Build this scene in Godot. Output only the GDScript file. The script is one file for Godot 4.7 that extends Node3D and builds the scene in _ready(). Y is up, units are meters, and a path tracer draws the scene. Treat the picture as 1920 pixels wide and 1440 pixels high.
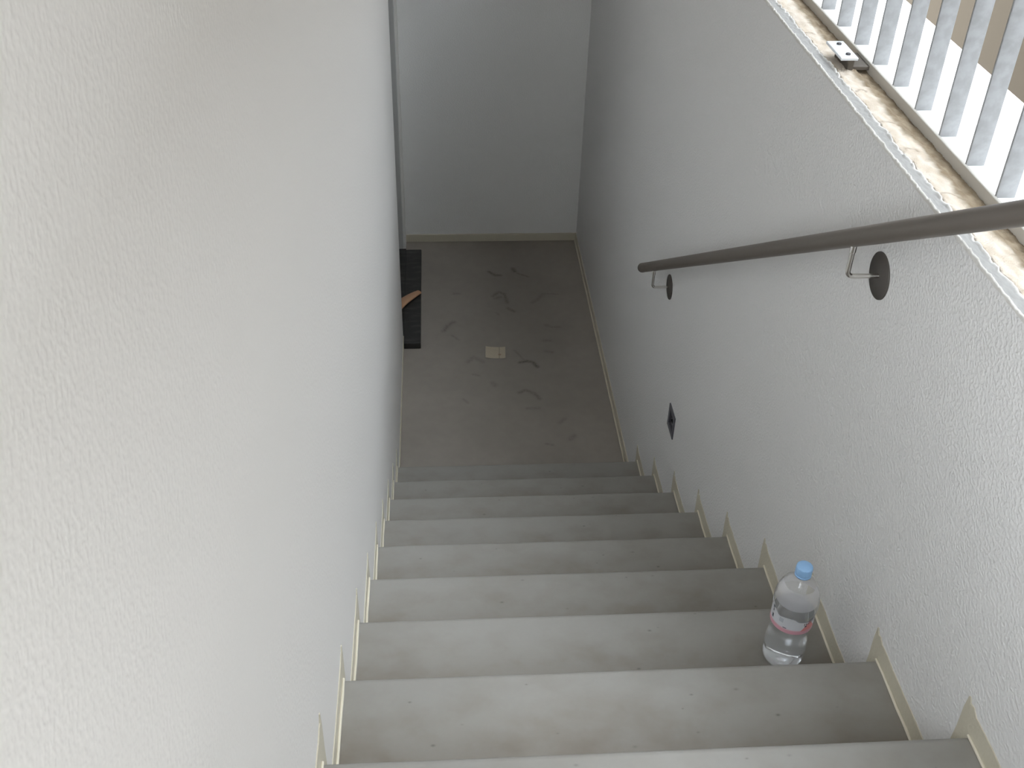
extends Node3D
# A steep indoor stair seen from above. x runs across (0 = left wall), y up, z towards the viewer; metres.

const RIGHT := 0.961          # face of the right-hand wall
const TREAD := 0.28797
const RISE := 0.18
const FIRST := 0.1872         # height of the lowest tread
const STEPS := 11
const FAR := -2.141           # face of the far wall
const TOP := 2.347            # upper floor (one rise above the last tread)
const SILL := 2.225
const ROOF := 3.62

var bumps: NoiseTexture2D
var noise := FastNoiseLite.new()
var rng := RandomNumberGenerator.new()
var M := {}


func _ready() -> void:
	rng.seed = 7
	noise.seed = 11
	noise.noise_type = FastNoiseLite.TYPE_SIMPLEX
	noise.frequency = 1.0
	view_and_light()
	materials()
	shell()
	floor_and_door()
	stairs()
	skirtings()
	sill_and_outside()
	grille()
	handrail()
	step_light()
	doorstep()
	paper()
	bottle()


func view_and_light() -> void:
	var cam := Camera3D.new()
	cam.name = "camera"
	cam.fov = 39.245
	cam.near = 0.02
	cam.position = Vector3(0.18508, 2.99052, 3.23512)
	cam.rotation = Vector3(-0.638817, -0.080796, 0.028791)
	add_child(cam)
	cam.current = true
	var env := Environment.new()
	env.tonemap_mode = Environment.TONE_MAPPER_LINEAR
	env.tonemap_exposure = 2.78
	env.sdfgi_enabled = true
	env.ssao_enabled = true
	env.ssil_enabled = true
	env.background_mode = Environment.BG_SKY
	var sky := ProceduralSkyMaterial.new()      # an even, bright overcast sky
	sky.sky_top_color = Color(0.945, 0.975, 1.0)
	sky.sky_horizon_color = Color(0.98, 0.985, 0.99)
	sky.ground_horizon_color = Color(0.62, 0.61, 0.58)
	sky.ground_bottom_color = Color(0.5, 0.49, 0.46)
	sky.energy_multiplier = 3.2
	var s := Sky.new()
	s.sky_material = sky
	env.sky = s
	var we := WorldEnvironment.new()
	we.name = "daylight"
	we.environment = env
	add_child(we)


# ------------------------------------------------------------------ helpers

func mb() -> SurfaceTool:
	var st := SurfaceTool.new()
	st.begin(Mesh.PRIMITIVE_TRIANGLES)
	st.set_smooth_group(-1)
	return st


func tri(st: SurfaceTool, a: Vector3, b: Vector3, c: Vector3, out: Vector3) -> void:
	if (c - a).cross(b - a).dot(out) < 0.0:
		var t := b
		b = c
		c = t
	for v in [a, b, c]:
		st.add_vertex(v)


func quad(st: SurfaceTool, a: Vector3, b: Vector3, c: Vector3, d: Vector3, out: Vector3) -> void:
	tri(st, a, b, c, out)
	tri(st, a, c, d, out)


# a box between two corners, its edges chamfered by e
func box(st: SurfaceTool, p: Vector3, r: Vector3, e := 0.0) -> void:
	var lo := Vector3(minf(p.x, r.x), minf(p.y, r.y), minf(p.z, r.z))
	var hi := Vector3(maxf(p.x, r.x), maxf(p.y, r.y), maxf(p.z, r.z))
	var c := (lo + hi) / 2.0
	var h := (hi - lo) / 2.0
	e = minf(e, 0.45 * minf(h.x, minf(h.y, h.z)) * 2.0)
	for ax in 3:
		var u := (ax + 1) % 3
		var w := (ax + 2) % 3
		for s in [-1.0, 1.0]:
			var q := []
			for k in [[-1, -1], [1, -1], [1, 1], [-1, 1]]:
				var v := Vector3()
				v[ax] = s * h[ax]
				v[u] = k[0] * (h[u] - e)
				v[w] = k[1] * (h[w] - e)
				q.append(c + v)
			var o := Vector3()
			o[ax] = s
			quad(st, q[0], q[1], q[2], q[3], o)
	if e <= 0.0:
		return
	for ax in 3:                               # edges along ax, then corners
		var u := (ax + 1) % 3
		var w := (ax + 2) % 3
		for su in [-1.0, 1.0]:
			for sw in [-1.0, 1.0]:
				var q := []
				for k in [[-1, 0], [1, 0], [1, 1], [-1, 1]]:
					var v := Vector3()
					v[ax] = k[0] * (h[ax] - e)
					v[u] = su * (h[u] - (e if k[1] == 1 else 0.0))
					v[w] = sw * (h[w] - (0.0 if k[1] == 1 else e))
					q.append(c + v)
				var o := Vector3()
				o[u] = su
				o[w] = sw
				quad(st, q[0], q[1], q[2], q[3], o)
	for sx in [-1.0, 1.0]:
		for sy in [-1.0, 1.0]:
			for sz in [-1.0, 1.0]:
				var s3 := Vector3(sx, sy, sz)
				tri(st, c + s3 * Vector3(h.x, h.y - e, h.z - e), c + s3 * Vector3(h.x - e, h.y, h.z - e), c + s3 * Vector3(h.x - e, h.y - e, h.z), s3)


# a tube along a path, with a radius for each point and rounded or flat ends
func tube(st: SurfaceTool, path: Array, radii: Array, n := 16, flat := 1.0) -> void:
	var rings := []
	var side := Vector3.UP
	for i in path.size():
		var d: Vector3 = (path[mini(i + 1, path.size() - 1)] - path[maxi(i - 1, 0)]).normalized()
		var a := side - d * side.dot(d)
		if a.length() < 0.05:
			a = Vector3.RIGHT - d * d.x
		a = a.normalized()
		side = a
		var b := d.cross(a)
		var ring := []
		for k in n:
			var t := TAU * k / n
			ring.append(path[i] + (a * cos(t) * flat + b * sin(t)) * float(radii[i]))
		rings.append(ring)
	st.set_smooth_group(0)
	for i in path.size() - 1:
		for k in n:
			var m := (k + 1) % n
			var mid: Vector3 = (path[i] + path[i + 1]) / 2.0
			quad(st, rings[i][k], rings[i][m], rings[i + 1][m], rings[i + 1][k], (rings[i][k] + rings[i + 1][m]) / 2.0 - mid)
	st.set_smooth_group(1)
	for k in n:
		var m := (k + 1) % n
		tri(st, path[0], rings[0][k], rings[0][m], path[0] - path[1])
		var z := path.size() - 1
		tri(st, path[z], rings[z][k], rings[z][m], path[z] - path[z - 1])
	st.set_smooth_group(-1)


# a profile of (radius, height) turned round the y axis; ridges modulates the radius
func lathe(st: SurfaceTool, prof: Array, n := 48, ridges := 0, depth := 0.0) -> void:
	st.set_smooth_group(0)
	for i in prof.size() - 1:
		var p: Vector2 = prof[i]
		var q: Vector2 = prof[i + 1]
		var nrm := Vector2(q.y - p.y, p.x - q.x)
		for k in n:
			var v := []
			for c in [[p, k], [p, k + 1], [q, k + 1], [q, k]]:
				var t: float = TAU * float(c[1] % n) / n
				var r: float = c[0].x * (1.0 + (depth * (0.5 + 0.5 * cos(ridges * t)) if ridges else 0.0))
				v.append(Vector3(cos(t) * r, c[0].y, sin(t) * r))
			var tm := TAU * (k + 0.5) / n
			var out := Vector3(cos(tm) * nrm.x, nrm.y, sin(tm) * nrm.x)
			if p.x < 1e-6:
				tri(st, v[0], v[2], v[3], out)
			elif q.x < 1e-6:
				tri(st, v[0], v[1], v[2], out)
			else:
				quad(st, v[0], v[1], v[2], v[3], out)
	st.set_smooth_group(-1)


func obj(called: String, st: SurfaceTool, m: Material, parent: Node3D = self) -> MeshInstance3D:
	st.generate_normals()
	var o := MeshInstance3D.new()
	o.name = numbered(called, parent)
	o.mesh = st.commit()
	o.mesh.surface_set_material(0, m)
	o.cast_shadow = GeometryInstance3D.SHADOW_CASTING_SETTING_ON
	parent.add_child(o, true)
	return o


func numbered(called: String, parent: Node) -> String:
	if not parent.has_node(NodePath(called)):
		return called
	var k := 1
	while parent.has_node(NodePath("%s_%03d" % [called, k])):
		k += 1
	return "%s_%03d" % [called, k]


func thing(called: String, at: Vector3, label: String, category: String) -> Node3D:
	var o := Node3D.new()
	o.name = numbered(called, self)
	o.position = at
	add_child(o, true)
	return tag(o, label, category)


func tag(o: Node3D, label: String, category := "", kind := "") -> Node3D:
	o.set_meta("label", label)
	if category:
		o.set_meta("category", category)
	if kind:
		o.set_meta("kind", kind)
	return o


func mat(c: Color, rough := 0.6, metal := 0.0) -> StandardMaterial3D:
	var m := StandardMaterial3D.new()
	m.albedo_color = c.linear_to_srgb()         # colours are given as linear base colours
	m.roughness = rough
	m.metallic = metal
	return m


func noise_tex(kind: int, freq: float, octaves: int, size: int, ramp: Gradient = null, sd := 3) -> NoiseTexture2D:
	var f := FastNoiseLite.new()
	f.noise_type = kind
	f.frequency = freq
	f.fractal_octaves = octaves
	f.seed = sd
	var t := NoiseTexture2D.new()
	t.width = size
	t.height = size
	t.seamless = true
	t.noise = f
	if ramp:
		t.color_ramp = ramp
	return t


func ramp(a: Color, b: Color, lo := 0.3, hi := 0.7) -> Gradient:
	var g := Gradient.new()
	g.offsets = PackedFloat32Array([lo, hi])
	g.colors = PackedColorArray([a, b])
	return g


func bumpy(m: StandardMaterial3D, t: Texture2D, per_metre: float, cm: float) -> StandardMaterial3D:
	m.heightmap_enabled = true
	m.heightmap_texture = t
	m.heightmap_scale = cm
	m.uv1_triplanar = true
	m.uv1_world_triplanar = true
	m.uv1_scale = Vector3.ONE * per_metre
	return m


func materials() -> void:
	bumps = noise_tex(FastNoiseLite.TYPE_SIMPLEX_SMOOTH, 0.11, 3, 512, ramp(Color.BLACK, Color.WHITE, 0.35, 0.8))
	M.wall = bumpy(mat(Color(0.80, 0.782, 0.758), 0.55), bumps, 2.0, 0.022)
	M.wall_right = bumpy(mat(Color(0.845, 0.84, 0.835), 0.47), bumps, 2.0, 0.075)  # same paint as the left wall, lightened in place of missing light
	M.far = bumpy(mat(Color(0.87, 0.865, 0.85), 0.6), bumps, 2.0, 0.04)
	M.ceiling = mat(Color(0.82, 0.815, 0.80), 0.8)
	M.frame = mat(Color(0.55, 0.55, 0.54), 0.5)
	M.cream = bumpy(mat(Color(0.63, 0.588, 0.475), 0.5), bumps, 2.0, 0.03)
	M.bead = mat(Color(0.78, 0.73, 0.6), 0.4)
	M.black = mat(Color(0.018, 0.018, 0.018), 0.35)
	M.tan_wall = mat(Color(0.086, 0.067, 0.045), 0.9)
	M.ground = mat(Color(0.42, 0.41, 0.39), 0.9)
	M.ledge = mat(Color(0.86, 0.86, 0.85), 0.7)
	var galv := ramp(Color(0.545, 0.55, 0.555), Color(0.595, 0.60, 0.61), 0.2, 0.8)
	M.galv = mat(Color.WHITE, 0.55, 0.1)
	M.galv.albedo_texture = noise_tex(FastNoiseLite.TYPE_SIMPLEX, 0.03, 4, 256, galv, 5)
	M.galv.uv1_triplanar = true
	M.galv.uv1_world_triplanar = true
	M.galv.uv1_scale = Vector3.ONE * 4.0
	M.rail = mat(Color(0.135, 0.115, 0.098), 0.42, 0.0)
	M.cap = mat(Color(0.10, 0.09, 0.08), 0.5)
	M.steel = mat(Color(0.62, 0.60, 0.57), 0.18, 1.0)
	M.chrome = mat(Color(0.86, 0.85, 0.83), 0.12, 1.0)
	M.plate = mat(Color(0.085, 0.075, 0.067), 0.5, 0.2)
	M.zinc = mat(Color(0.74, 0.77, 0.80), 0.4, 0.15)
	M.dark = mat(Color(0.02, 0.02, 0.022), 0.6)


# ------------------------------------------------------------------ the shell of the building

func shell() -> void:
	# left wall: one long face beside the stairs, a doorway at the foot, a stub beyond it
	var st := mb()
	box(st, Vector3(-0.14, -0.1, -1.14), Vector3(0.0, ROOF + 0.1, 3.05))
	box(st, Vector3(-0.14, -0.1, 3.05), Vector3(0.0, TOP, 4.95))
	box(st, Vector3(-0.14, 3.55, 3.05), Vector3(0.0, ROOF + 0.1, 4.95))  # unseen gap above the landing, added to light the right wall
	box(st, Vector3(-0.14, 2.06, -2.02), Vector3(0.0, ROOF + 0.1, -1.14))
	box(st, Vector3(-0.14, -0.1, -2.26), Vector3(0.0, ROOF + 0.1, -2.02))
	tag(obj("wall_left", st, M.wall), "long pale stippled wall along the left side of the stairs", "wall", "structure")
	# right wall: solid up to the sill, open above it between two end pieces and a head
	st = mb()
	var z0 := -1.3
	var z1 := 3.95
	var o := Vector2(0.4185, 0.721)            # the recess of the step light (z, y)
	var k := 0.036
	box(st, Vector3(RIGHT, -0.1, FAR - 0.12), Vector3(1.1, SILL - 0.03, o.x - k))
	box(st, Vector3(RIGHT, -0.1, o.x + k), Vector3(1.1, SILL - 0.03, 4.95))
	box(st, Vector3(RIGHT, -0.1, o.x - k), Vector3(1.1, o.y - k, o.x + k))
	box(st, Vector3(RIGHT, o.y + k, o.x - k), Vector3(1.1, SILL - 0.03, o.x + k))
	box(st, Vector3(RIGHT, SILL - 0.03, FAR - 0.12), Vector3(RIGHT + 0.012, SILL - 0.009, 4.95))
	box(st, Vector3(RIGHT + 0.045, o.y - k, o.x - k), Vector3(1.1, o.y + k, o.x + k))
	box(st, Vector3(RIGHT, SILL - 0.03, FAR - 0.12), Vector3(1.1, ROOF + 0.1, z0))
	box(st, Vector3(RIGHT, SILL - 0.03, z1), Vector3(1.1, ROOF + 0.1, 4.95))
	box(st, Vector3(RIGHT, 3.5, z0), Vector3(1.1, ROOF + 0.1, z1))
	tag(obj("wall_right", st, M.wall_right), "stippled grey wall on the right below the barred opening", "wall", "structure")
	st = mb()
	box(st, Vector3(-1.35, -0.1, FAR - 0.12), Vector3(1.1, ROOF + 0.1, FAR))
	tag(obj("wall_far", st, M.far), "plain grey end wall facing the foot of the stairs", "wall", "structure")
	# the small hall behind the doorway, seen only as darkness
	st = mb()
	box(st, Vector3(-1.35, -0.1, FAR), Vector3(-1.25, 2.6, -0.7))
	box(st, Vector3(-1.35, -0.1, -0.8), Vector3(-0.14, 2.6, -0.7))
	tag(obj("wall_hall", st, M.far), "wall of the unlit hall through the doorway at the foot", "wall", "structure")
	# ceilings: low over the foot, high over the stairs
	st = mb()
	box(st, Vector3(-1.35, 2.4, FAR - 0.12), Vector3(-0.14, 2.6, -0.7))
	box(st, Vector3(-0.14, ROOF, FAR - 0.12), Vector3(1.1, ROOF + 0.1, 4.95))
	tag(obj("ceiling", st, M.ceiling), "white ceiling above the stairwell", "ceiling", "structure")
	# unseen upper landing behind the viewer, pale and opened up to bring daylight in
	st = mb()
	box(st, Vector3(0.0, TOP - 0.25, 0.0 + TREAD * STEPS), Vector3(RIGHT, TOP, 4.95))
	tag(obj("landing", st, mat(Color(0.55, 0.55, 0.54), 0.5)), "pale landing at the head of the stairs", "landing", "structure")
	st = mb()
	box(st, Vector3(-0.14, TOP, 4.82), Vector3(0.08, ROOF, 4.95))
	box(st, Vector3(0.88, TOP, 4.82), Vector3(1.1, ROOF, 4.95))
	box(st, Vector3(0.08, 3.5, 4.82), Vector3(0.88, ROOF, 4.95))
	tag(obj("wall_back", st, M.wall), "wall with the open doorway at the head of the stairs", "wall", "structure")


func floor_and_door() -> void:
	# lower floor, with the scuff marks that shoes left on it
	var n := 1024
	var x0 := -1.3
	var zz := -2.25
	var span := 2.5
	var im := Image.create(n, n, false, Image.FORMAT_RGB8)
	var buf := PackedFloat32Array()
	buf.resize(n * n)
	var strokes := [[0.45, -1.80, 0.48, -1.76, 0.51, -1.76], [0.58, -1.83, 0.59, -1.80], [0.60, -1.78, 0.63, -1.76, 0.66, -1.74], [0.46, -1.55, 0.49, -1.59, 0.52, -1.57, 0.53, -1.48],
		[0.47, -1.53, 0.50, -1.54], [0.47, -1.39, 0.48, -1.37], [0.53, -1.43, 0.56, -1.40], [0.20, -1.23, 0.22, -1.28, 0.25, -1.31], [0.24, -1.19, 0.27, -1.15],
		[0.56, -0.95, 0.59, -0.96, 0.62, -0.95, 0.64, -0.91], [0.31, -0.96, 0.34, -1.00, 0.38, -0.96], [0.33, -0.86, 0.36, -0.85], [0.54, -0.71, 0.57, -0.73, 0.61, -0.70, 0.63, -0.66],
		[0.42, -0.79, 0.43, -0.77], [0.28, -0.67, 0.30, -0.64], [0.71, -1.27, 0.74, -1.25, 0.78, -1.25], [0.66, -1.48, 0.69, -1.51, 0.72, -1.56], [0.72, -1.57, 0.80, -1.56],
		[0.69, -1.04, 0.72, -1.03], [0.74, -0.37, 0.76, -0.39], [0.63, -0.34, 0.66, -0.33], [0.57, -0.59, 0.62, -0.59], [0.69, -1.13, 0.72, -1.13], [0.54, -1.05, 0.58, -0.97],
		[0.70, -0.48, 0.73, -0.51], [0.26, -1.58, 0.28, -1.58]]
	var strong := {0: 0.6, 1: 0.55, 3: 0.42, 9: 0.6, 2: 0.38, 6: 0.42, 7: 0.36, 12: 0.36}
	for si in strokes.size():
		var s: Array = strokes[si]
		var amount: float = strong.get(si, 0.24)
		for i in s.size() / 2 - 1:
			var a := Vector2(s[i * 2], s[i * 2 + 1])
			var b := Vector2(s[i * 2 + 2], s[i * 2 + 3])
			var r := 0.012 * (1.0 + 0.4 * sin(si * 2.1))
			var steps := int((b - a).length() / 0.003) + 1
			for j in steps + 1:
				var p := a.lerp(b, float(j) / steps)
				var cx := int((p.x - x0) / span * n)
				var cy := int((p.y - zz) / span * n)
				for dy in range(-8, 9):
					for dx in range(-8, 9):
						var d := Vector2(dx, dy).length() * span / n / r
						if d < 1.6:
							var at := (cy + dy) * n + cx + dx
							buf[at] = maxf(buf[at], amount * exp(-d * d * 1.6))
	for y in n:
		for x in n:
			var wx := x0 + span * x / n
			var wz := zz + span * y / n
			var w := noise.get_noise_2d(wx * 2.2, wz * 2.2) * 0.06 + noise.get_noise_2d(wx * 13.0, wz * 13.0) * 0.035
			var dirt := buf[y * n + x] * (0.75 + 0.5 * noise.get_noise_2d(wx * 60.0, wz * 60.0))
			var traffic := 0.17 * exp(-pow((wx - 0.58) / 0.22, 2.0)) * clampf((-wz) * 0.9, 0.0, 1.0)
			var v := (1.0 + w) * (1.0 - dirt) * (1.0 - traffic)
			im.set_pixel(x, y, Color(0.37 * v, 0.335 * v, 0.296 * v).linear_to_srgb())
	var m := mat(Color.WHITE, 0.6)
	m.albedo_texture = ImageTexture.create_from_image(im)
	var st := mb()
	var c := [Vector2(-1.3, FAR - 0.1), Vector2(1.05, FAR - 0.1), Vector2(1.05, 0.1), Vector2(-1.3, 0.1)]
	for t in [[0, 1, 2], [0, 2, 3]]:
		for q in t:
			st.set_uv(Vector2((c[q].x - x0) / span, (c[q].y - zz) / span))
			st.add_vertex(Vector3(c[q].x, 0.0, c[q].y))
	st.set_uv(Vector2(0.02, 0.9))
	box(st, Vector3(-1.3, -0.1, FAR - 0.1), Vector3(1.05, -0.001, 0.1))
	tag(obj("floor", st, m), "dark grey-brown floor with black scuff marks at the foot of the stairs", "floor", "structure")
	# jamb lining of the doorway (only its far side shows) and the shut door of the hall beyond
	st = mb()
	box(st, Vector3(-0.15, 0.0, -2.035), Vector3(-0.012, 2.06, -1.998), 0.003)
	tag(obj("door_jamb", st, M.frame), "grey upright jamb of the doorway at the foot of the stairs", "door jamb", "structure")
	var d := thing("door_1", Vector3(-1.245, 0.0, -1.5), "shut dark door in the hall beyond the doorway", "door")
	d.set_meta("kind", "structure")
	st = mb()
	box(st, Vector3(0.0, 0.005, -0.4), Vector3(0.04, 2.0, 0.4), 0.004)
	obj("leaf", st, mat(Color(0.12, 0.09, 0.07), 0.5), d)
	st = mb()
	tube(st, [Vector3(0.035, 1.0, 0.33), Vector3(0.08, 1.0, 0.33), Vector3(0.09, 1.0, 0.32), Vector3(0.09, 1.0, 0.22)], [0.009, 0.009, 0.009, 0.008], 10)
	obj("handle", st, M.steel, d)


# ------------------------------------------------------------------ stairs

func nose(i: int) -> Vector2:                   # (z, y) of the front edge of tread i
	return Vector2(TREAD * i, FIRST + RISE * i)


func stairs() -> void:
	var s := thing("staircase", Vector3.ZERO, "steep straight flight of grey sheet-covered steps", "staircase")
	s.set_meta("kind", "structure")
	# three sheets of wear so that neighbouring treads differ
	var mats := []
	for v in 3:
		var w := 512
		var h := 256
		var im := Image.create(w, h, false, Image.FORMAT_RGB8)
		var specks := []
		for k in 16:
			specks.append([rng.randi_range(30, w - 30), rng.randi_range(10, h - 10), rng.randf_range(0.8, 2.2), rng.randf_range(0.2, 0.55)])
		for y in h:
			for x in w:
				var u := x * 0.96 / w
				var d := y * 0.29 / h
				var a := noise.get_noise_3d(u * 3.0, d * 5.0, v * 9.0) * 0.5 + noise.get_noise_3d(u * 9.0, d * 12.0, v * 9.0 + 3.0) * 0.5
				var fine := noise.get_noise_3d(u * 70.0, d * 70.0, v * 5.0) * 0.018
				var grime_and_shade := smoothstep(0.02, 0.27, d + 0.05 * a)      # ground-in dirt unrubbed by feet towards the back, plus painted shade by the riser
				var brown := clampf(clampf(a * 0.9 + 0.1, 0.0, 1.0) * 0.3 + 0.72 * grime_and_shade, 0.0, 1.0)
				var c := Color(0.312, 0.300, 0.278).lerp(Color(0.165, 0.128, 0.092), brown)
				c = c * (1.0 + fine)
				for k in specks:
					var r: float = Vector2(x - k[0], y - k[1]).length() / k[2]
					if r < 2.0:
						c = c * (1.0 - k[3] * exp(-r * r))
				im.set_pixel(x, y, c.linear_to_srgb())
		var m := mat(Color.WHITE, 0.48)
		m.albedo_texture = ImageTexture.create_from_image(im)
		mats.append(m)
	var risers := mat(Color(0.35, 0.33, 0.30), 0.55)
	for i in STEPS:
		var p := nose(i)
		var st := mb()
		box(st, Vector3(0.0, maxf(p.y - RISE * 2.0, -0.05), p.x + 0.008), Vector3(RIGHT, p.y - 0.03, p.x + TREAD + 0.012))
		var step := obj("step", st, risers, s)
		# the sheet: a flat tread, a rounded front edge that is not quite straight, a drop and an underside
		st = mb()
		st.set_smooth_group(0)
		var nx := 32
		var pr := [Vector2(TREAD + 0.006, 0.0), Vector2(TREAD * 0.6, 0.0), Vector2(0.06, 0.0), Vector2(0.012, -0.0005), Vector2(0.006, -0.0018), Vector2(0.0015, -0.006), Vector2(0.0, -0.012), Vector2(0.0, -0.034), Vector2(0.008, -0.036)]
		for a in nx:
			for k in pr.size() - 1:
				var v := []
				var uv := []
				for c in [[a, k], [a + 1, k], [a + 1, k + 1], [a, k + 1]]:
					var x: float = RIGHT * c[0] / nx
					var near: float = clampf(1.0 - pr[c[1]].x / 0.06, 0.0, 1.0)
					var wav := noise.get_noise_2d(x * 3.2, i * 7.3) * 0.0028 * near
					v.append(Vector3(x, p.y + pr[c[1]].y + wav, p.x + pr[c[1]].x + wav * 0.6))
					uv.append(Vector2(x / RIGHT, clampf(pr[c[1]].x / TREAD, 0.0, 1.0) + maxf(0.0, -pr[c[1]].y - 0.01)))
				var out := Vector3(0, 1, 0) if k < 3 else (Vector3(0, 0.7, -0.7) if k < 6 else (Vector3(0, 0, -1) if k == 6 else Vector3(0, -1, 0)))
				for t in [[0, 1, 2], [0, 2, 3]]:
					var g: Array = t if (v[t[2]] - v[t[0]]).cross(v[t[1]] - v[t[0]]).dot(out) > 0.0 else [t[0], t[2], t[1]]
					for q in g:
						st.set_uv(uv[q])
						st.add_vertex(v[q])
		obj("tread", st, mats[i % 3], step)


# the saw-toothed cream band that follows the steps on each wall, and the pale bead along each tread
func skirtings() -> void:
	for side in 2:
		var x := 0.0 if side == 0 else RIGHT
		var inw := 1.0 if side == 0 else -1.0
		var root := thing("baseboard_left" if side == 0 else "baseboard_right", Vector3.ZERO,
			"cream saw-toothed skirting band up the left wall beside the steps" if side == 0 else "cream saw-toothed skirting band up the right wall beside the steps", "skirting")
		root.set_meta("kind", "structure")
		for i in STEPS:
			var p := nose(i)
			var q := nose(i + 1)
			var up := 0.044 + rng.randf_range(-0.003, 0.006)
			var fw := 0.035 + rng.randf_range(-0.005, 0.008)
			var low: float = p.y - RISE + 0.035
			# (z, y) outline of this tooth: up the front, a ragged tip, back along the tread
			var spike := rng.randf_range(0.006, 0.02)
			var poly := PackedVector2Array([Vector2(p.x - fw - 0.002, low), Vector2(p.x - fw + 0.001, p.y - 0.02), Vector2(p.x - fw - 0.001, p.y + up * 0.55),
				Vector2(p.x - fw + 0.001, p.y + up + spike * 0.7), Vector2(p.x - fw + 0.005, p.y + up + spike * 0.75), Vector2(p.x - fw + 0.010, p.y + up - 0.001), Vector2(p.x - fw + 0.02, p.y + up + 0.002)])
			var m := 10
			for k in m + 1:
				var z := lerpf(p.x + 0.0, q.x - 0.005, float(k) / m)
				poly.append(Vector2(z, p.y + up - 0.004 + rng.randf_range(-0.0012, 0.0012)))
			poly.append(Vector2(q.x - 0.005, p.y - 0.03))
			poly.append(Vector2(p.x + 0.03, p.y - 0.03))
			poly.append(Vector2(p.x + 0.012, low))
			obj("skirting", plate_x(poly, x - inw * 0.02, x + inw * 0.0018), M.cream, root)
			var st := mb()
			var pts := []
			var rr := []
			for k in 9:
				var z := lerpf(p.x + 0.001, q.x + 0.004, k / 8.0)
				pts.append(Vector3(x + inw * (0.0035 + rng.randf_range(-0.0006, 0.0006)), p.y + (0.0018 if k else 0.0005), z))
				rr.append(0.0028 if k else 0.0022)
			tube(st, pts, rr, 8)
			obj("sealant_bead", st, M.bead, root)
	# straight skirtings round the lower floor
	var st := mb()
	box(st, Vector3(-0.012, 0.0, FAR - 0.01), Vector3(RIGHT, 0.046, FAR + 0.007), 0.002)
	tag(obj("baseboard_far", st, M.cream), "low yellowish cream skirting along the foot of the end wall", "skirting", "structure")
	st = mb()
	box(st, Vector3(RIGHT - 0.005, 0.0, FAR + 0.007), Vector3(RIGHT + 0.01, 0.04, -0.04), 0.0015)
	var bl := obj("baseboard_right", st, M.cream)
	tag(bl, "thin cream skirting where the right wall meets the lower floor", "skirting", "structure")
	st = mb()
	tube(st, [Vector3(RIGHT - 0.008, 0.002, FAR + 0.01), Vector3(RIGHT - 0.008, 0.002, -0.3), Vector3(RIGHT - 0.008, 0.002, 0.005)], [0.004, 0.004, 0.004], 8)
	obj("sealant_bead", st, M.bead, bl)
	st = mb()
	box(st, Vector3(-0.01, 0.0, -1.136), Vector3(0.004, 0.04, -0.045), 0.0015)
	tag(obj("baseboard_left", st, M.cream), "thin cream skirting where the left wall meets the lower floor", "skirting", "structure")


# a flat piece with outline (z, y) between two planes of x
func plate_x(poly: PackedVector2Array, xa: float, xb: float) -> SurfaceTool:
	var st := mb()
	var idx := Geometry2D.triangulate_polygon(poly)
	for s in [xa, xb]:
		var out := Vector3(signf(s - (xa + xb) / 2.0), 0, 0)
		for k in range(0, idx.size(), 3):
			var v := []
			for j in 3:
				v.append(Vector3(s, poly[idx[k + j]].y, poly[idx[k + j]].x))
			tri(st, v[0], v[1], v[2], out)
	var turn := 1.0 if Geometry2D.is_polygon_clockwise(poly) else -1.0
	for k in poly.size():
		var a := poly[k]
		var b := poly[(k + 1) % poly.size()]
		var nn := Vector2(b.y - a.y, a.x - b.x) * -turn
		quad(st, Vector3(xa, a.y, a.x), Vector3(xb, a.y, a.x), Vector3(xb, b.y, b.x), Vector3(xa, b.y, b.x), Vector3(0, nn.y, nn.x))
	return st


# ------------------------------------------------------------------ opening on the right

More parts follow.
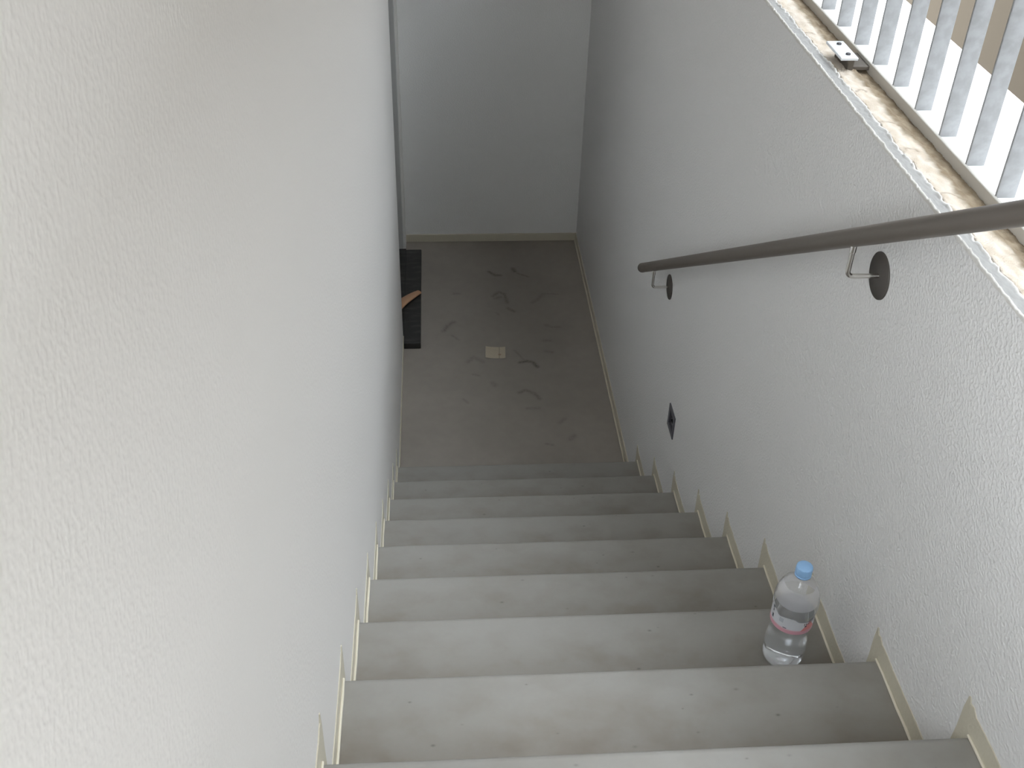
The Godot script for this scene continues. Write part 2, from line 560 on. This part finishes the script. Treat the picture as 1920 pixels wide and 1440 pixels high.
func sill_and_outside() -> void:
	var root := thing("trim_1", Vector3.ZERO, "rough chipped mortar sill under the metal bars, stained brown at the back", "window sill")
	root.set_meta("kind", "structure")
	var z0 := -1.3
	var z1 := 3.95
	var nz := 1250
	var lip := mb()
	var bed := mb()
	lip.set_smooth_group(0)
	bed.set_smooth_group(0)
	var na := 18
	var nb := 26
	var arcs := [[0.945, 0.996, 0.014], [1.435, 1.003, 0.02], [1.545, 1.004, 0.011], [1.72, 1.0, 0.016], [0.80, 0.99, 0.012], [1.27, 1.008, 0.009], [2.02, 1.0, 0.018]]
	var lipcol := func(u: float, z: float) -> Color:
		var ridge := maxf(exp(-pow((u - 0.05) / 0.09, 2.0)), exp(-pow((u - 0.94) / 0.07, 2.0)))
		var g := 0.36 + 0.05 * noise.get_noise_2d(z * 40.0, u * 3.0)
		return Color(g, g * 0.985, g * 0.96).lerp(Color(0.88, 0.86, 0.82), ridge)
	var edge := func(z: float) -> float: return RIGHT + 0.0015 + 0.0018 * noise.get_noise_2d(z * 14.0, 3.0) + 0.0015 * noise.get_noise_2d(z * 55.0, 9.0)
	var split := func(z: float) -> float: return 0.9865 + 0.0055 * noise.get_noise_2d(z * 7.0, 20.0) + 0.003 * noise.get_noise_2d(z * 40.0, 31.0)
	var lipat := func(i: int, k: int) -> Vector3:
		var z := lerpf(z0, z1, float(i) / nz)
		var a: float = edge.call(z)
		var b: float = split.call(z)
		if k == 0:
			return Vector3(RIGHT - 0.0003, SILL - 0.0105 + 0.002 * noise.get_noise_2d(z * 30.0, 77.0), z)
		var u := float(k - 1) / (na - 1)
		var ridge := 0.004 * exp(-pow((u - 0.05) / 0.09, 2.0)) * (0.6 + 1.2 * absf(noise.get_noise_2d(z * 50.0, 5.0))) + 0.0045 * exp(-pow((u - 0.94) / 0.07, 2.0)) * (0.7 + noise.get_noise_2d(z * 30.0, 8.0))
		return Vector3(lerpf(a - 0.002, b, u), SILL - 0.006 + ridge + 0.0008 * noise.get_noise_2d(z * 60.0, u * 6.0) - (0.002 if k == 1 else 0.0), z)
	var bedat := func(i: int, k: int) -> Vector3:
		var z := lerpf(z0, z1, float(i) / nz)
		var b: float = split.call(z)
		var u := float(k) / nb
		var x := lerpf(b - 0.001, 1.102, u)
		var drop := clampf((x - 1.03) / 0.012, 0.0, 1.0) * 0.007
		var y := SILL - 0.008 - drop + 0.0028 * noise.get_noise_2d(z * 22.0, x * 40.0) + 0.0016 * noise.get_noise_2d(z * 90.0, x * 160.0)
		if k == 0:
			y = SILL - 0.03
		return Vector3(x, y, z)
	var bedcol := func(v: Vector3) -> Color:
		var c := Color(0.74, 0.67, 0.59).lerp(Color(0.62, 0.53, 0.43), clampf(0.5 + noise.get_noise_2d(v.z * 16.0, v.x * 50.0), 0.0, 1.0))
		var stain := clampf((v.x - 1.019 - 0.010 * noise.get_noise_2d(v.z * 9.0, 55.0)) / 0.010, 0.0, 1.0)
		c = c.lerp(Color(0.22, 0.165, 0.105).lerp(Color(0.31, 0.25, 0.175), clampf(0.5 + noise.get_noise_2d(v.z * 25.0, v.x * 60.0), 0.0, 1.0)), stain)
		for a in arcs:
			var d := Vector2(v.z - a[0], v.x - a[1])
			if d.x < 0.004:
				c = c.lerp(Color(0.27, 0.2, 0.14), 0.75 * exp(-pow((d.length() - a[2]) / 0.0022, 2.0)))
		return c
	for i in nz:
		for k in na:
			var v := [lipat.call(i, k), lipat.call(i + 1, k), lipat.call(i + 1, k + 1), lipat.call(i, k + 1)]
			var us := [float(k - 1) / (na - 1), float(k - 1) / (na - 1), float(k) / (na - 1), float(k) / (na - 1)]
			coloured(lip, v, [lipcol.call(maxf(us[0], 0.0), v[0].z), lipcol.call(maxf(us[1], 0.0), v[1].z), lipcol.call(us[2], v[2].z), lipcol.call(us[3], v[3].z)], Vector3(-0.2, 1, 0) if k else Vector3(-1, 0.2, 0))
		for k in nb:
			var v := [bedat.call(i, k), bedat.call(i + 1, k), bedat.call(i + 1, k + 1), bedat.call(i, k + 1)]
			coloured(bed, v, [bedcol.call(v[0]), bedcol.call(v[1]), bedcol.call(v[2]), bedcol.call(v[3])], Vector3.UP)
	var m := mat(Color.WHITE, 0.75)
	m.vertex_color_use_as_albedo = true
	var m2 := bumpy(mat(Color.WHITE, 0.85), bumps, 5.0, 0.06)
	m2.vertex_color_use_as_albedo = true
	obj("plaster_lip", lip, m, root).set_meta("label", "grey plaster edge with raised white ridges of paint")
	obj("mortar_bed", bed, m2, root).set_meta("label", "cream mortar with brown rust stains")
	# outside: a pale ledge just beyond the bars, the ground and a tan wall across the gap
	var st := mb()
	box(st, Vector3(1.1, 1.9, -4.0), Vector3(1.287, 2.2285, 6.0))
	box(st, Vector3(1.0665, 2.214, -1.294), Vector3(1.1, 2.2285, 3.944))
	tag(obj("ledge", st, M.ledge), "glaring white ledge just outside the metal bars", "ledge", "structure")
	st = mb()
	box(st, Vector3(3.0, -0.35, -12.0), Vector3(3.2, 4.75, 9.0))  # height beyond the view raised to cut sky light on the left wall
	tag(obj("wall_outside", st, M.tan_wall), "plain tan wall seen outside between the metal bars", "wall", "structure")
	st = mb()
	box(st, Vector3(-25, -0.6, -25), Vector3(25, -0.35, 25))
	tag(obj("ground", st, M.ground), "concrete ground outside the building, below the ledge", "ground", "structure")


func coloured(st: SurfaceTool, v: Array, c: Array, out: Vector3) -> void:
	for t in [[0, 1, 2], [0, 2, 3]]:
		var g: Array = t if (v[t[2]] - v[t[0]]).cross(v[t[1]] - v[t[0]]).dot(out) > 0.0 else [t[0], t[2], t[1]]
		for q in g:
			st.set_color(c[q])
			st.add_vertex(v[q])


func grille() -> void:
	var g := thing("metal_grille", Vector3(1.07, 2.212, 0.806), "galvanised metal grille of upright flat bars above the rough sill", "grille")
	var st := mb()
	box(st, Vector3(-0.010, -0.004, -2.1), Vector3(-0.004, 0.019, 3.12), 0.001)
	obj("bottom_rail", st, mat(Color(0.56, 0.54, 0.50), 0.6), g)
	st = mb()
	box(st, Vector3(-0.010, 1.24, -2.1), Vector3(0.03, 1.262, 3.12), 0.0015)
	obj("top_rail", st, M.galv, g)
	st = mb()
	box(st, Vector3(-0.006, 0.0162, -0.0025), Vector3(0.026, 1.241, 0.0025), 0.0009)
	var bar := obj("bar", st, M.galv, g)
	for k in range(-17, 27):
		if k == 0:
			continue
		var b: MeshInstance3D = bar.duplicate()
		b.name = numbered("bar", g)
		g.add_child(b, true)
		b.position.z = 0.1171 * k
	# the tab that fixes the grille to the sill
	st = mb()
	box(st, Vector3(-0.077, 0.028, 0.262), Vector3(-0.041, 0.034, 0.362), 0.001)
	var tab := obj("fixing_tab", st, M.zinc, g)
	tab.set_meta("label", "pale zinc fixing tab with two screws, raised off the sill")
	st = mb()
	box(st, Vector3(-0.056, -0.004, 0.268), Vector3(-0.044, 0.029, 0.352), 0.001)
	box(st, Vector3(-0.05, 0.004, 0.27), Vector3(-0.009, 0.012, 0.35), 0.001)
	obj("foot", st, mat(Color(0.10, 0.085, 0.07), 0.7), tab).set_meta("label", "dark brown foot under the tab")
	for z in [0.283, 0.343]:
		st = mb()
		tube(st, [Vector3(-0.057, 0.0335, z), Vector3(-0.057, 0.0365, z), Vector3(-0.057, 0.0375, z)], [0.005, 0.005, 0.0035], 10)
		obj("screw", st, mat(Color(0.09, 0.09, 0.10), 0.4, 0.5), tab)


func handrail() -> void:
	var slope := (2.102 - 1.175) / (1.639 - 0.155)
	var at := func(z: float) -> Vector3: return Vector3(0.901, 1.175 + slope * (z - 0.155), z)
	var h := thing("handrail", at.call(-0.034), "round grey-brown handrail on the right wall, ending above the lower steps", "handrail")
	var o: Vector3 = at.call(-0.034)
	var st := mb()
	tube(st, [at.call(-0.022) - o, at.call(1.0) - o, at.call(2.0) - o, at.call(2.78) - o], [0.0168, 0.0168, 0.0168, 0.0168], 28)
	obj("rail", st, M.rail, h)
	st = mb()
	tube(st, [at.call(-0.038) - o, at.call(-0.037) - o, at.call(-0.035) - o, at.call(-0.022) - o], [0.0145, 0.0163, 0.0171, 0.0171], 28)
	obj("end_cap", st, M.cap, h)
	st = mb()
	tube(st, [at.call(2.779) - o, at.call(2.79) - o, at.call(2.795) - o], [0.0171, 0.0171, 0.014], 28)
	obj("end_cap", st, M.cap, h)
	for zy in [[0.155, 1.092], [1.639, 2.024], [2.7, 2.69]]:
		var z: float = zy[0]
		if z > 2.0:
			break                                  # above the sill the rail has no wall to hold on to
		var y: float = zy[1]
		var foot: Vector3 = Vector3(RIGHT, y, z) - o
		st = mb()
		var disc := [Vector2(0.0, 0.0), Vector2(0.043, 0.0), Vector2(0.0428, 0.0022), Vector2(0.0418, 0.0032), Vector2(0.0, 0.0034)]
		lathe(st, disc, 48)
		var pl := obj("bracket_plate", st, M.plate, h)
		pl.position = foot
		pl.rotation.z = PI / 2.0
		st = mb()
		var path := []
		var rad := []
		for x in [0.961, 0.94, 0.92, 0.913]:
			path.append(Vector3(x, y, z) - o)
			rad.append(0.0045)
		for k in 7:
			var t := PI / 2.0 * k / 6.0
			path.append(Vector3(0.912 - 0.011 * sin(t), y + 0.011 * (1.0 - cos(t)), z) - o)
			rad.append(0.0045)
		for yy in [0.03, 0.048]:
			path.append(Vector3(0.901, y + yy, z) - o)
			rad.append(0.0045)
		tube(st, path, rad, 18)
		obj("bracket_arm", st, M.steel, h)
		st = mb()
		tube(st, [Vector3(0.901, y + 0.047, z) - o, Vector3(0.901, y + 0.05, z) - o, Vector3(0.901, y + 0.0685, z) - o], [0.0048, 0.0056, 0.0056], 18)
		obj("bracket_pin", st, M.chrome, h)


func step_light() -> void:
	var o := thing("step_light", Vector3(RIGHT, 0.721, 0.4185), "small dark square step light set low in the right wall", "light fitting")
	var st := mb()
	var a := 0.045
	var b := 0.027
	box(st, Vector3(-0.004, -a, -a), Vector3(0.006, -b, a), 0.001)
	box(st, Vector3(-0.004, b, -a), Vector3(0.006, a, a), 0.001)
	box(st, Vector3(-0.004, -b, -a), Vector3(0.006, b, -b), 0.001)
	box(st, Vector3(-0.004, -b, b), Vector3(0.006, b, a), 0.001)
	obj("frame", st, mat(Color(0.10, 0.10, 0.118), 0.5), o)
	st = mb()
	box(st, Vector3(0.02, -0.035, -0.035), Vector3(0.03, 0.035, 0.035))
	obj("lens", st, mat(Color(0.03, 0.03, 0.034), 0.3), o)
	st = mb()
	for k in 3:
		box(st, Vector3(0.004, -0.0155 + 0.014 * k, -0.028), Vector3(0.012, -0.0125 + 0.014 * k, 0.028), 0.0005)
	obj("louvre", st, M.dark, o)


func doorstep() -> void:
	var stone := mat(Color.WHITE, 0.32)
	stone.albedo_texture = noise_tex(FastNoiseLite.TYPE_SIMPLEX, 0.012, 5, 512, ramp(Color(0.16, 0.16, 0.155), Color(0.27, 0.265, 0.26), 0.45, 0.85), 21)
	stone.uv1_triplanar = true
	stone.uv1_world_triplanar = true
	stone.uv1_scale = Vector3(1.2, 1.2, 3.5)
	# outline (x, z): fills the doorway and reaches past it by a horn at each end
	var st := mb()
	box(st, Vector3(-0.16, 0.0, -1.996), Vector3(0.002, 0.036, -1.142), 0.0)
	box(st, Vector3(0.0015, 0.0, -1.988), Vector3(0.086, 0.036, -1.078), 0.003)
	tag(obj("doorstep", st, stone), "black stone doorstep projecting from the doorway at the left foot", "doorstep")
	st = mb()
	var pts := []
	var rad := []
	for k in 15:
		var t := k / 14.0
		pts.append(Vector3(lerpf(-0.075, 0.078, t) - 0.016 * sin(PI * t), 0.0375 + 0.008, lerpf(-1.26, -1.53, t) - 0.022 * sin(PI * t)))
		rad.append(0.007 + 0.02 * pow(sin(PI * clampf(0.1 + 0.82 * t, 0.0, 1.0)), 0.6))
	tube(st, pts, rad, 16, 0.42)
	var wood := mat(Color(0.62, 0.36, 0.21), 0.4)
	tag(obj("shoehorn", st, wood), "slim curved tan shoehorn lying aslant on the black doorstep", "shoehorn")


func paper() -> void:
	var p := thing("paper_slip", Vector3(0.446, 0.0, -1.034), "small cream paper slip lying flat on the dark floor", "paper")
	p.rotation.y = -0.05
	var im := Image.create(96, 96, false, Image.FORMAT_RGB8)
	for y in 96:
		for x in 96:
			var c := Color(0.56, 0.49, 0.38) * (1.0 + 0.08 * noise.get_noise_2d(x * 0.09, y * 0.09))
			if absi(x - 66) < 3:
				c = c * 0.72
			if Vector2(x - 68, y - 64).length() < 8.0:
				c = c.lerp(Color(0.33, 0.2, 0.13), 0.6)
			im.set_pixel(x, y, c.linear_to_srgb())
	var m := mat(Color.WHITE, 0.8)
	m.albedo_texture = ImageTexture.create_from_image(im)
	m.cull_mode = BaseMaterial3D.CULL_DISABLED
	var st := mb()
	st.set_smooth_group(0)
	var n := 12
	var at := func(i: int, k: int, top: bool) -> Vector3:
		var u := float(i) / n - 0.5
		var w := float(k) / n - 0.5
		return Vector3(u * 0.096, 0.0006 + 0.004 * pow(absf(u) * 2.0, 3.0) + (0.0005 if top else 0.0), w * 0.094 + u * 0.004)
	for top in [true, false]:
		for i in n:
			for k in n:
				var v := [at.call(i, k, top), at.call(i + 1, k, top), at.call(i + 1, k + 1, top), at.call(i, k + 1, top)]
				var uv := [Vector2(i, k) / n, Vector2(i + 1, k) / n, Vector2(i + 1, k + 1) / n, Vector2(i, k + 1) / n]
				for t in [[0, 1, 2], [0, 2, 3]]:
					var g: Array = t if ((v[t[2]] - v[t[0]]).cross(v[t[1]] - v[t[0]]).y > 0.0) == top else [t[0], t[2], t[1]]
					for q in g:
						st.set_uv(uv[q])
						st.add_vertex(v[q])
	obj("sheet", st, m, p)


func bottle() -> void:
	var b := thing("water_bottle", Vector3(0.858, nose(6).y, 1.857), "clear plastic water bottle with blue cap standing on a step by the right wall", "bottle")
	var prof := [Vector2(0.0, 0.007), Vector2(0.018, 0.006), Vector2(0.030, 0.0005), Vector2(0.034, 0.0), Vector2(0.0385, 0.004), Vector2(0.041, 0.014), Vector2(0.0415, 0.035), Vector2(0.041, 0.058),
		Vector2(0.0385, 0.074), Vector2(0.0365, 0.086), Vector2(0.037, 0.096), Vector2(0.0395, 0.106), Vector2(0.0405, 0.112), Vector2(0.0405, 0.15), Vector2(0.0425, 0.155), Vector2(0.0432, 0.160),
		Vector2(0.0420, 0.1645), Vector2(0.0432, 0.169), Vector2(0.0420, 0.1735), Vector2(0.0428, 0.178), Vector2(0.0412, 0.183), Vector2(0.0415, 0.188), Vector2(0.038, 0.200), Vector2(0.0315, 0.213),
		Vector2(0.0235, 0.224), Vector2(0.0165, 0.2315), Vector2(0.0138, 0.236), Vector2(0.0135, 0.246)]
	var clear := mat(Color(1.0, 1.0, 1.0), 0.08)
	clear.transparency = BaseMaterial3D.TRANSPARENCY_ALPHA
	clear.albedo_color.a = 0.17
	clear.cull_mode = BaseMaterial3D.CULL_DISABLED
	var st := mb()
	lathe(st, prof, 64)
	obj("body", st, clear, b).set_meta("label", "clear plastic with ribbed shoulder")
	var mist := clear.duplicate()
	mist.albedo_color = Color(0.97, 0.965, 1.0, 0.36)
	var mp := []
	for p in prof:
		if p.y > 0.172 and p.y < 0.214:
			mp.append(Vector2(p.x - 0.0009, p.y))
	st = mb()
	lathe(st, mp, 64)
	obj("misted_shoulder", st, mist, b).set_meta("label", "ribbed shoulder whitened by droplets inside")
	# the water, up to just under the shoulder
	var wp := [Vector2(0.0, 0.008)]
	for p in prof:
		if p.x > 0.02 and p.y < 0.139:
			wp.append(Vector2(p.x - 0.0012, p.y + 0.0012))
	wp.append(Vector2(0.0393, 0.140))
	wp.append(Vector2(0.0, 0.140))
	var water := mat(Color(0.93, 0.96, 1.0), 0.0)
	water.transparency = BaseMaterial3D.TRANSPARENCY_ALPHA
	water.albedo_color.a = 0.0
	water.refraction_enabled = true
	water.refraction_scale = 0.033
	st = mb()
	lathe(st, wp, 64)
	obj("water", st, water, b)
	# cap with fine ridges, and the ring under it
	st = mb()
	lathe(st, [Vector2(0.0, 0.2395), Vector2(0.0150, 0.2395), Vector2(0.0153, 0.241), Vector2(0.0153, 0.2545), Vector2(0.0146, 0.2568), Vector2(0.0128, 0.258), Vector2(0.0, 0.2585)], 120, 40, 0.03)
	var blue := mat(Color(0.36, 0.62, 0.98), 0.4)
	var cap := obj("cap", st, blue, b)
	cap.set_meta("label", "light blue screw cap")
	st = mb()
	lathe(st, [Vector2(0.0137, 0.2345), Vector2(0.0156, 0.2345), Vector2(0.0156, 0.2385), Vector2(0.0137, 0.2385)], 48)
	obj("ring", st, blue, cap)
	# printed label: white sleeve with a wavy upper edge and a pink band below
	var w := 512
	var h := 128
	var im := Image.create(w, h, false, Image.FORMAT_RGB8)
	for y in h:
		for x in w:
			var v := 1.0 - float(y) / h            # 0 at the lower edge
			var c := Color(0.80, 0.81, 0.86)
			if v < 0.17:
				c = Color(0.86, 0.46, 0.55)
			elif v < 0.21:
				c = Color(0.86, 0.62, 0.68)
			# red peak-shaped print to the right
			var pk := 0.62 - absf(x - 392.0) / 130.0
			if v < pk and v >= 0.17:
				c = Color(0.88, 0.33, 0.33)
			# broken dark lettering
			if Rect2(108, 18, 12, 40).has_point(Vector2(x, y)) or Rect2(108, 18, 26, 10).has_point(Vector2(x, y)) or Rect2(108, 72, 17, 22).has_point(Vector2(x, y)):
				c = Color(0.05, 0.05, 0.09)
			if y > 60 and y < 72 and x > 350 and x < 440 and (x / 7) % 2 == 0:
				c = Color(0.12, 0.06, 0.08)
			if y > 74 and y < 84 and x > 356 and x < 372:
				c = Color(0.1, 0.05, 0.07)
			if y > 96 and y < 102 and x > 215 and x < 240:
				c = Color(0.2, 0.2, 0.25)
			if y > 50 and y < 76 and x > 180 and x < 212:
				c = Color(0.6, 0.63, 0.68)
			im.set_pixel(x, y, c.linear_to_srgb())
	var lm := mat(Color.WHITE, 0.35)
	lm.albedo_texture = ImageTexture.create_from_image(im)
	lm.cull_mode = BaseMaterial3D.CULL_DISABLED
	st = mb()
	st.set_smooth_group(0)
	var mid := atan2(1.38, -0.67)               # faces up the stairs
	var n := 64
	var heights := func(u: float) -> float:      # the upper edge of the print, u from left to right
		return 0.030 + 0.020 * smoothstep(0.36, 0.2, u) + 0.008 * smoothstep(0.3, 0.5, u) * smoothstep(0.62, 0.52, u) - 0.004 * smoothstep(0.6, 0.8, u)
	for i in n:
		for k in 6:
			var v := []
			var uv := []
			for c in [[i, k], [i + 1, k], [i + 1, k + 1], [i, k + 1]]:
				var u: float = float(c[0]) / n
				var t := mid + (0.5 - u) * 3.7
				var y: float = 0.111 + (heights.call(u) + 0.004) * c[1] / 6.0
				var r := 0.0412 + 0.0016 * smoothstep(0.148, 0.156, y)
				v.append(Vector3(cos(t) * r, y, sin(t) * r))
				uv.append(Vector2(u, 1.0 - (y - 0.111) / 0.056))
			var out := Vector3(v[0].x, 0, v[0].z)
			for t3 in [[0, 1, 2], [0, 2, 3]]:
				var g: Array = t3 if (v[t3[2]] - v[t3[0]]).cross(v[t3[1]] - v[t3[0]]).dot(out) > 0.0 else [t3[0], t3[2], t3[1]]
				for q in g:
					st.set_uv(uv[q])
					st.add_vertex(v[q])
	obj("printed_label", st, lm, b).set_meta("label", "white label with a pink lower band and a red patch")
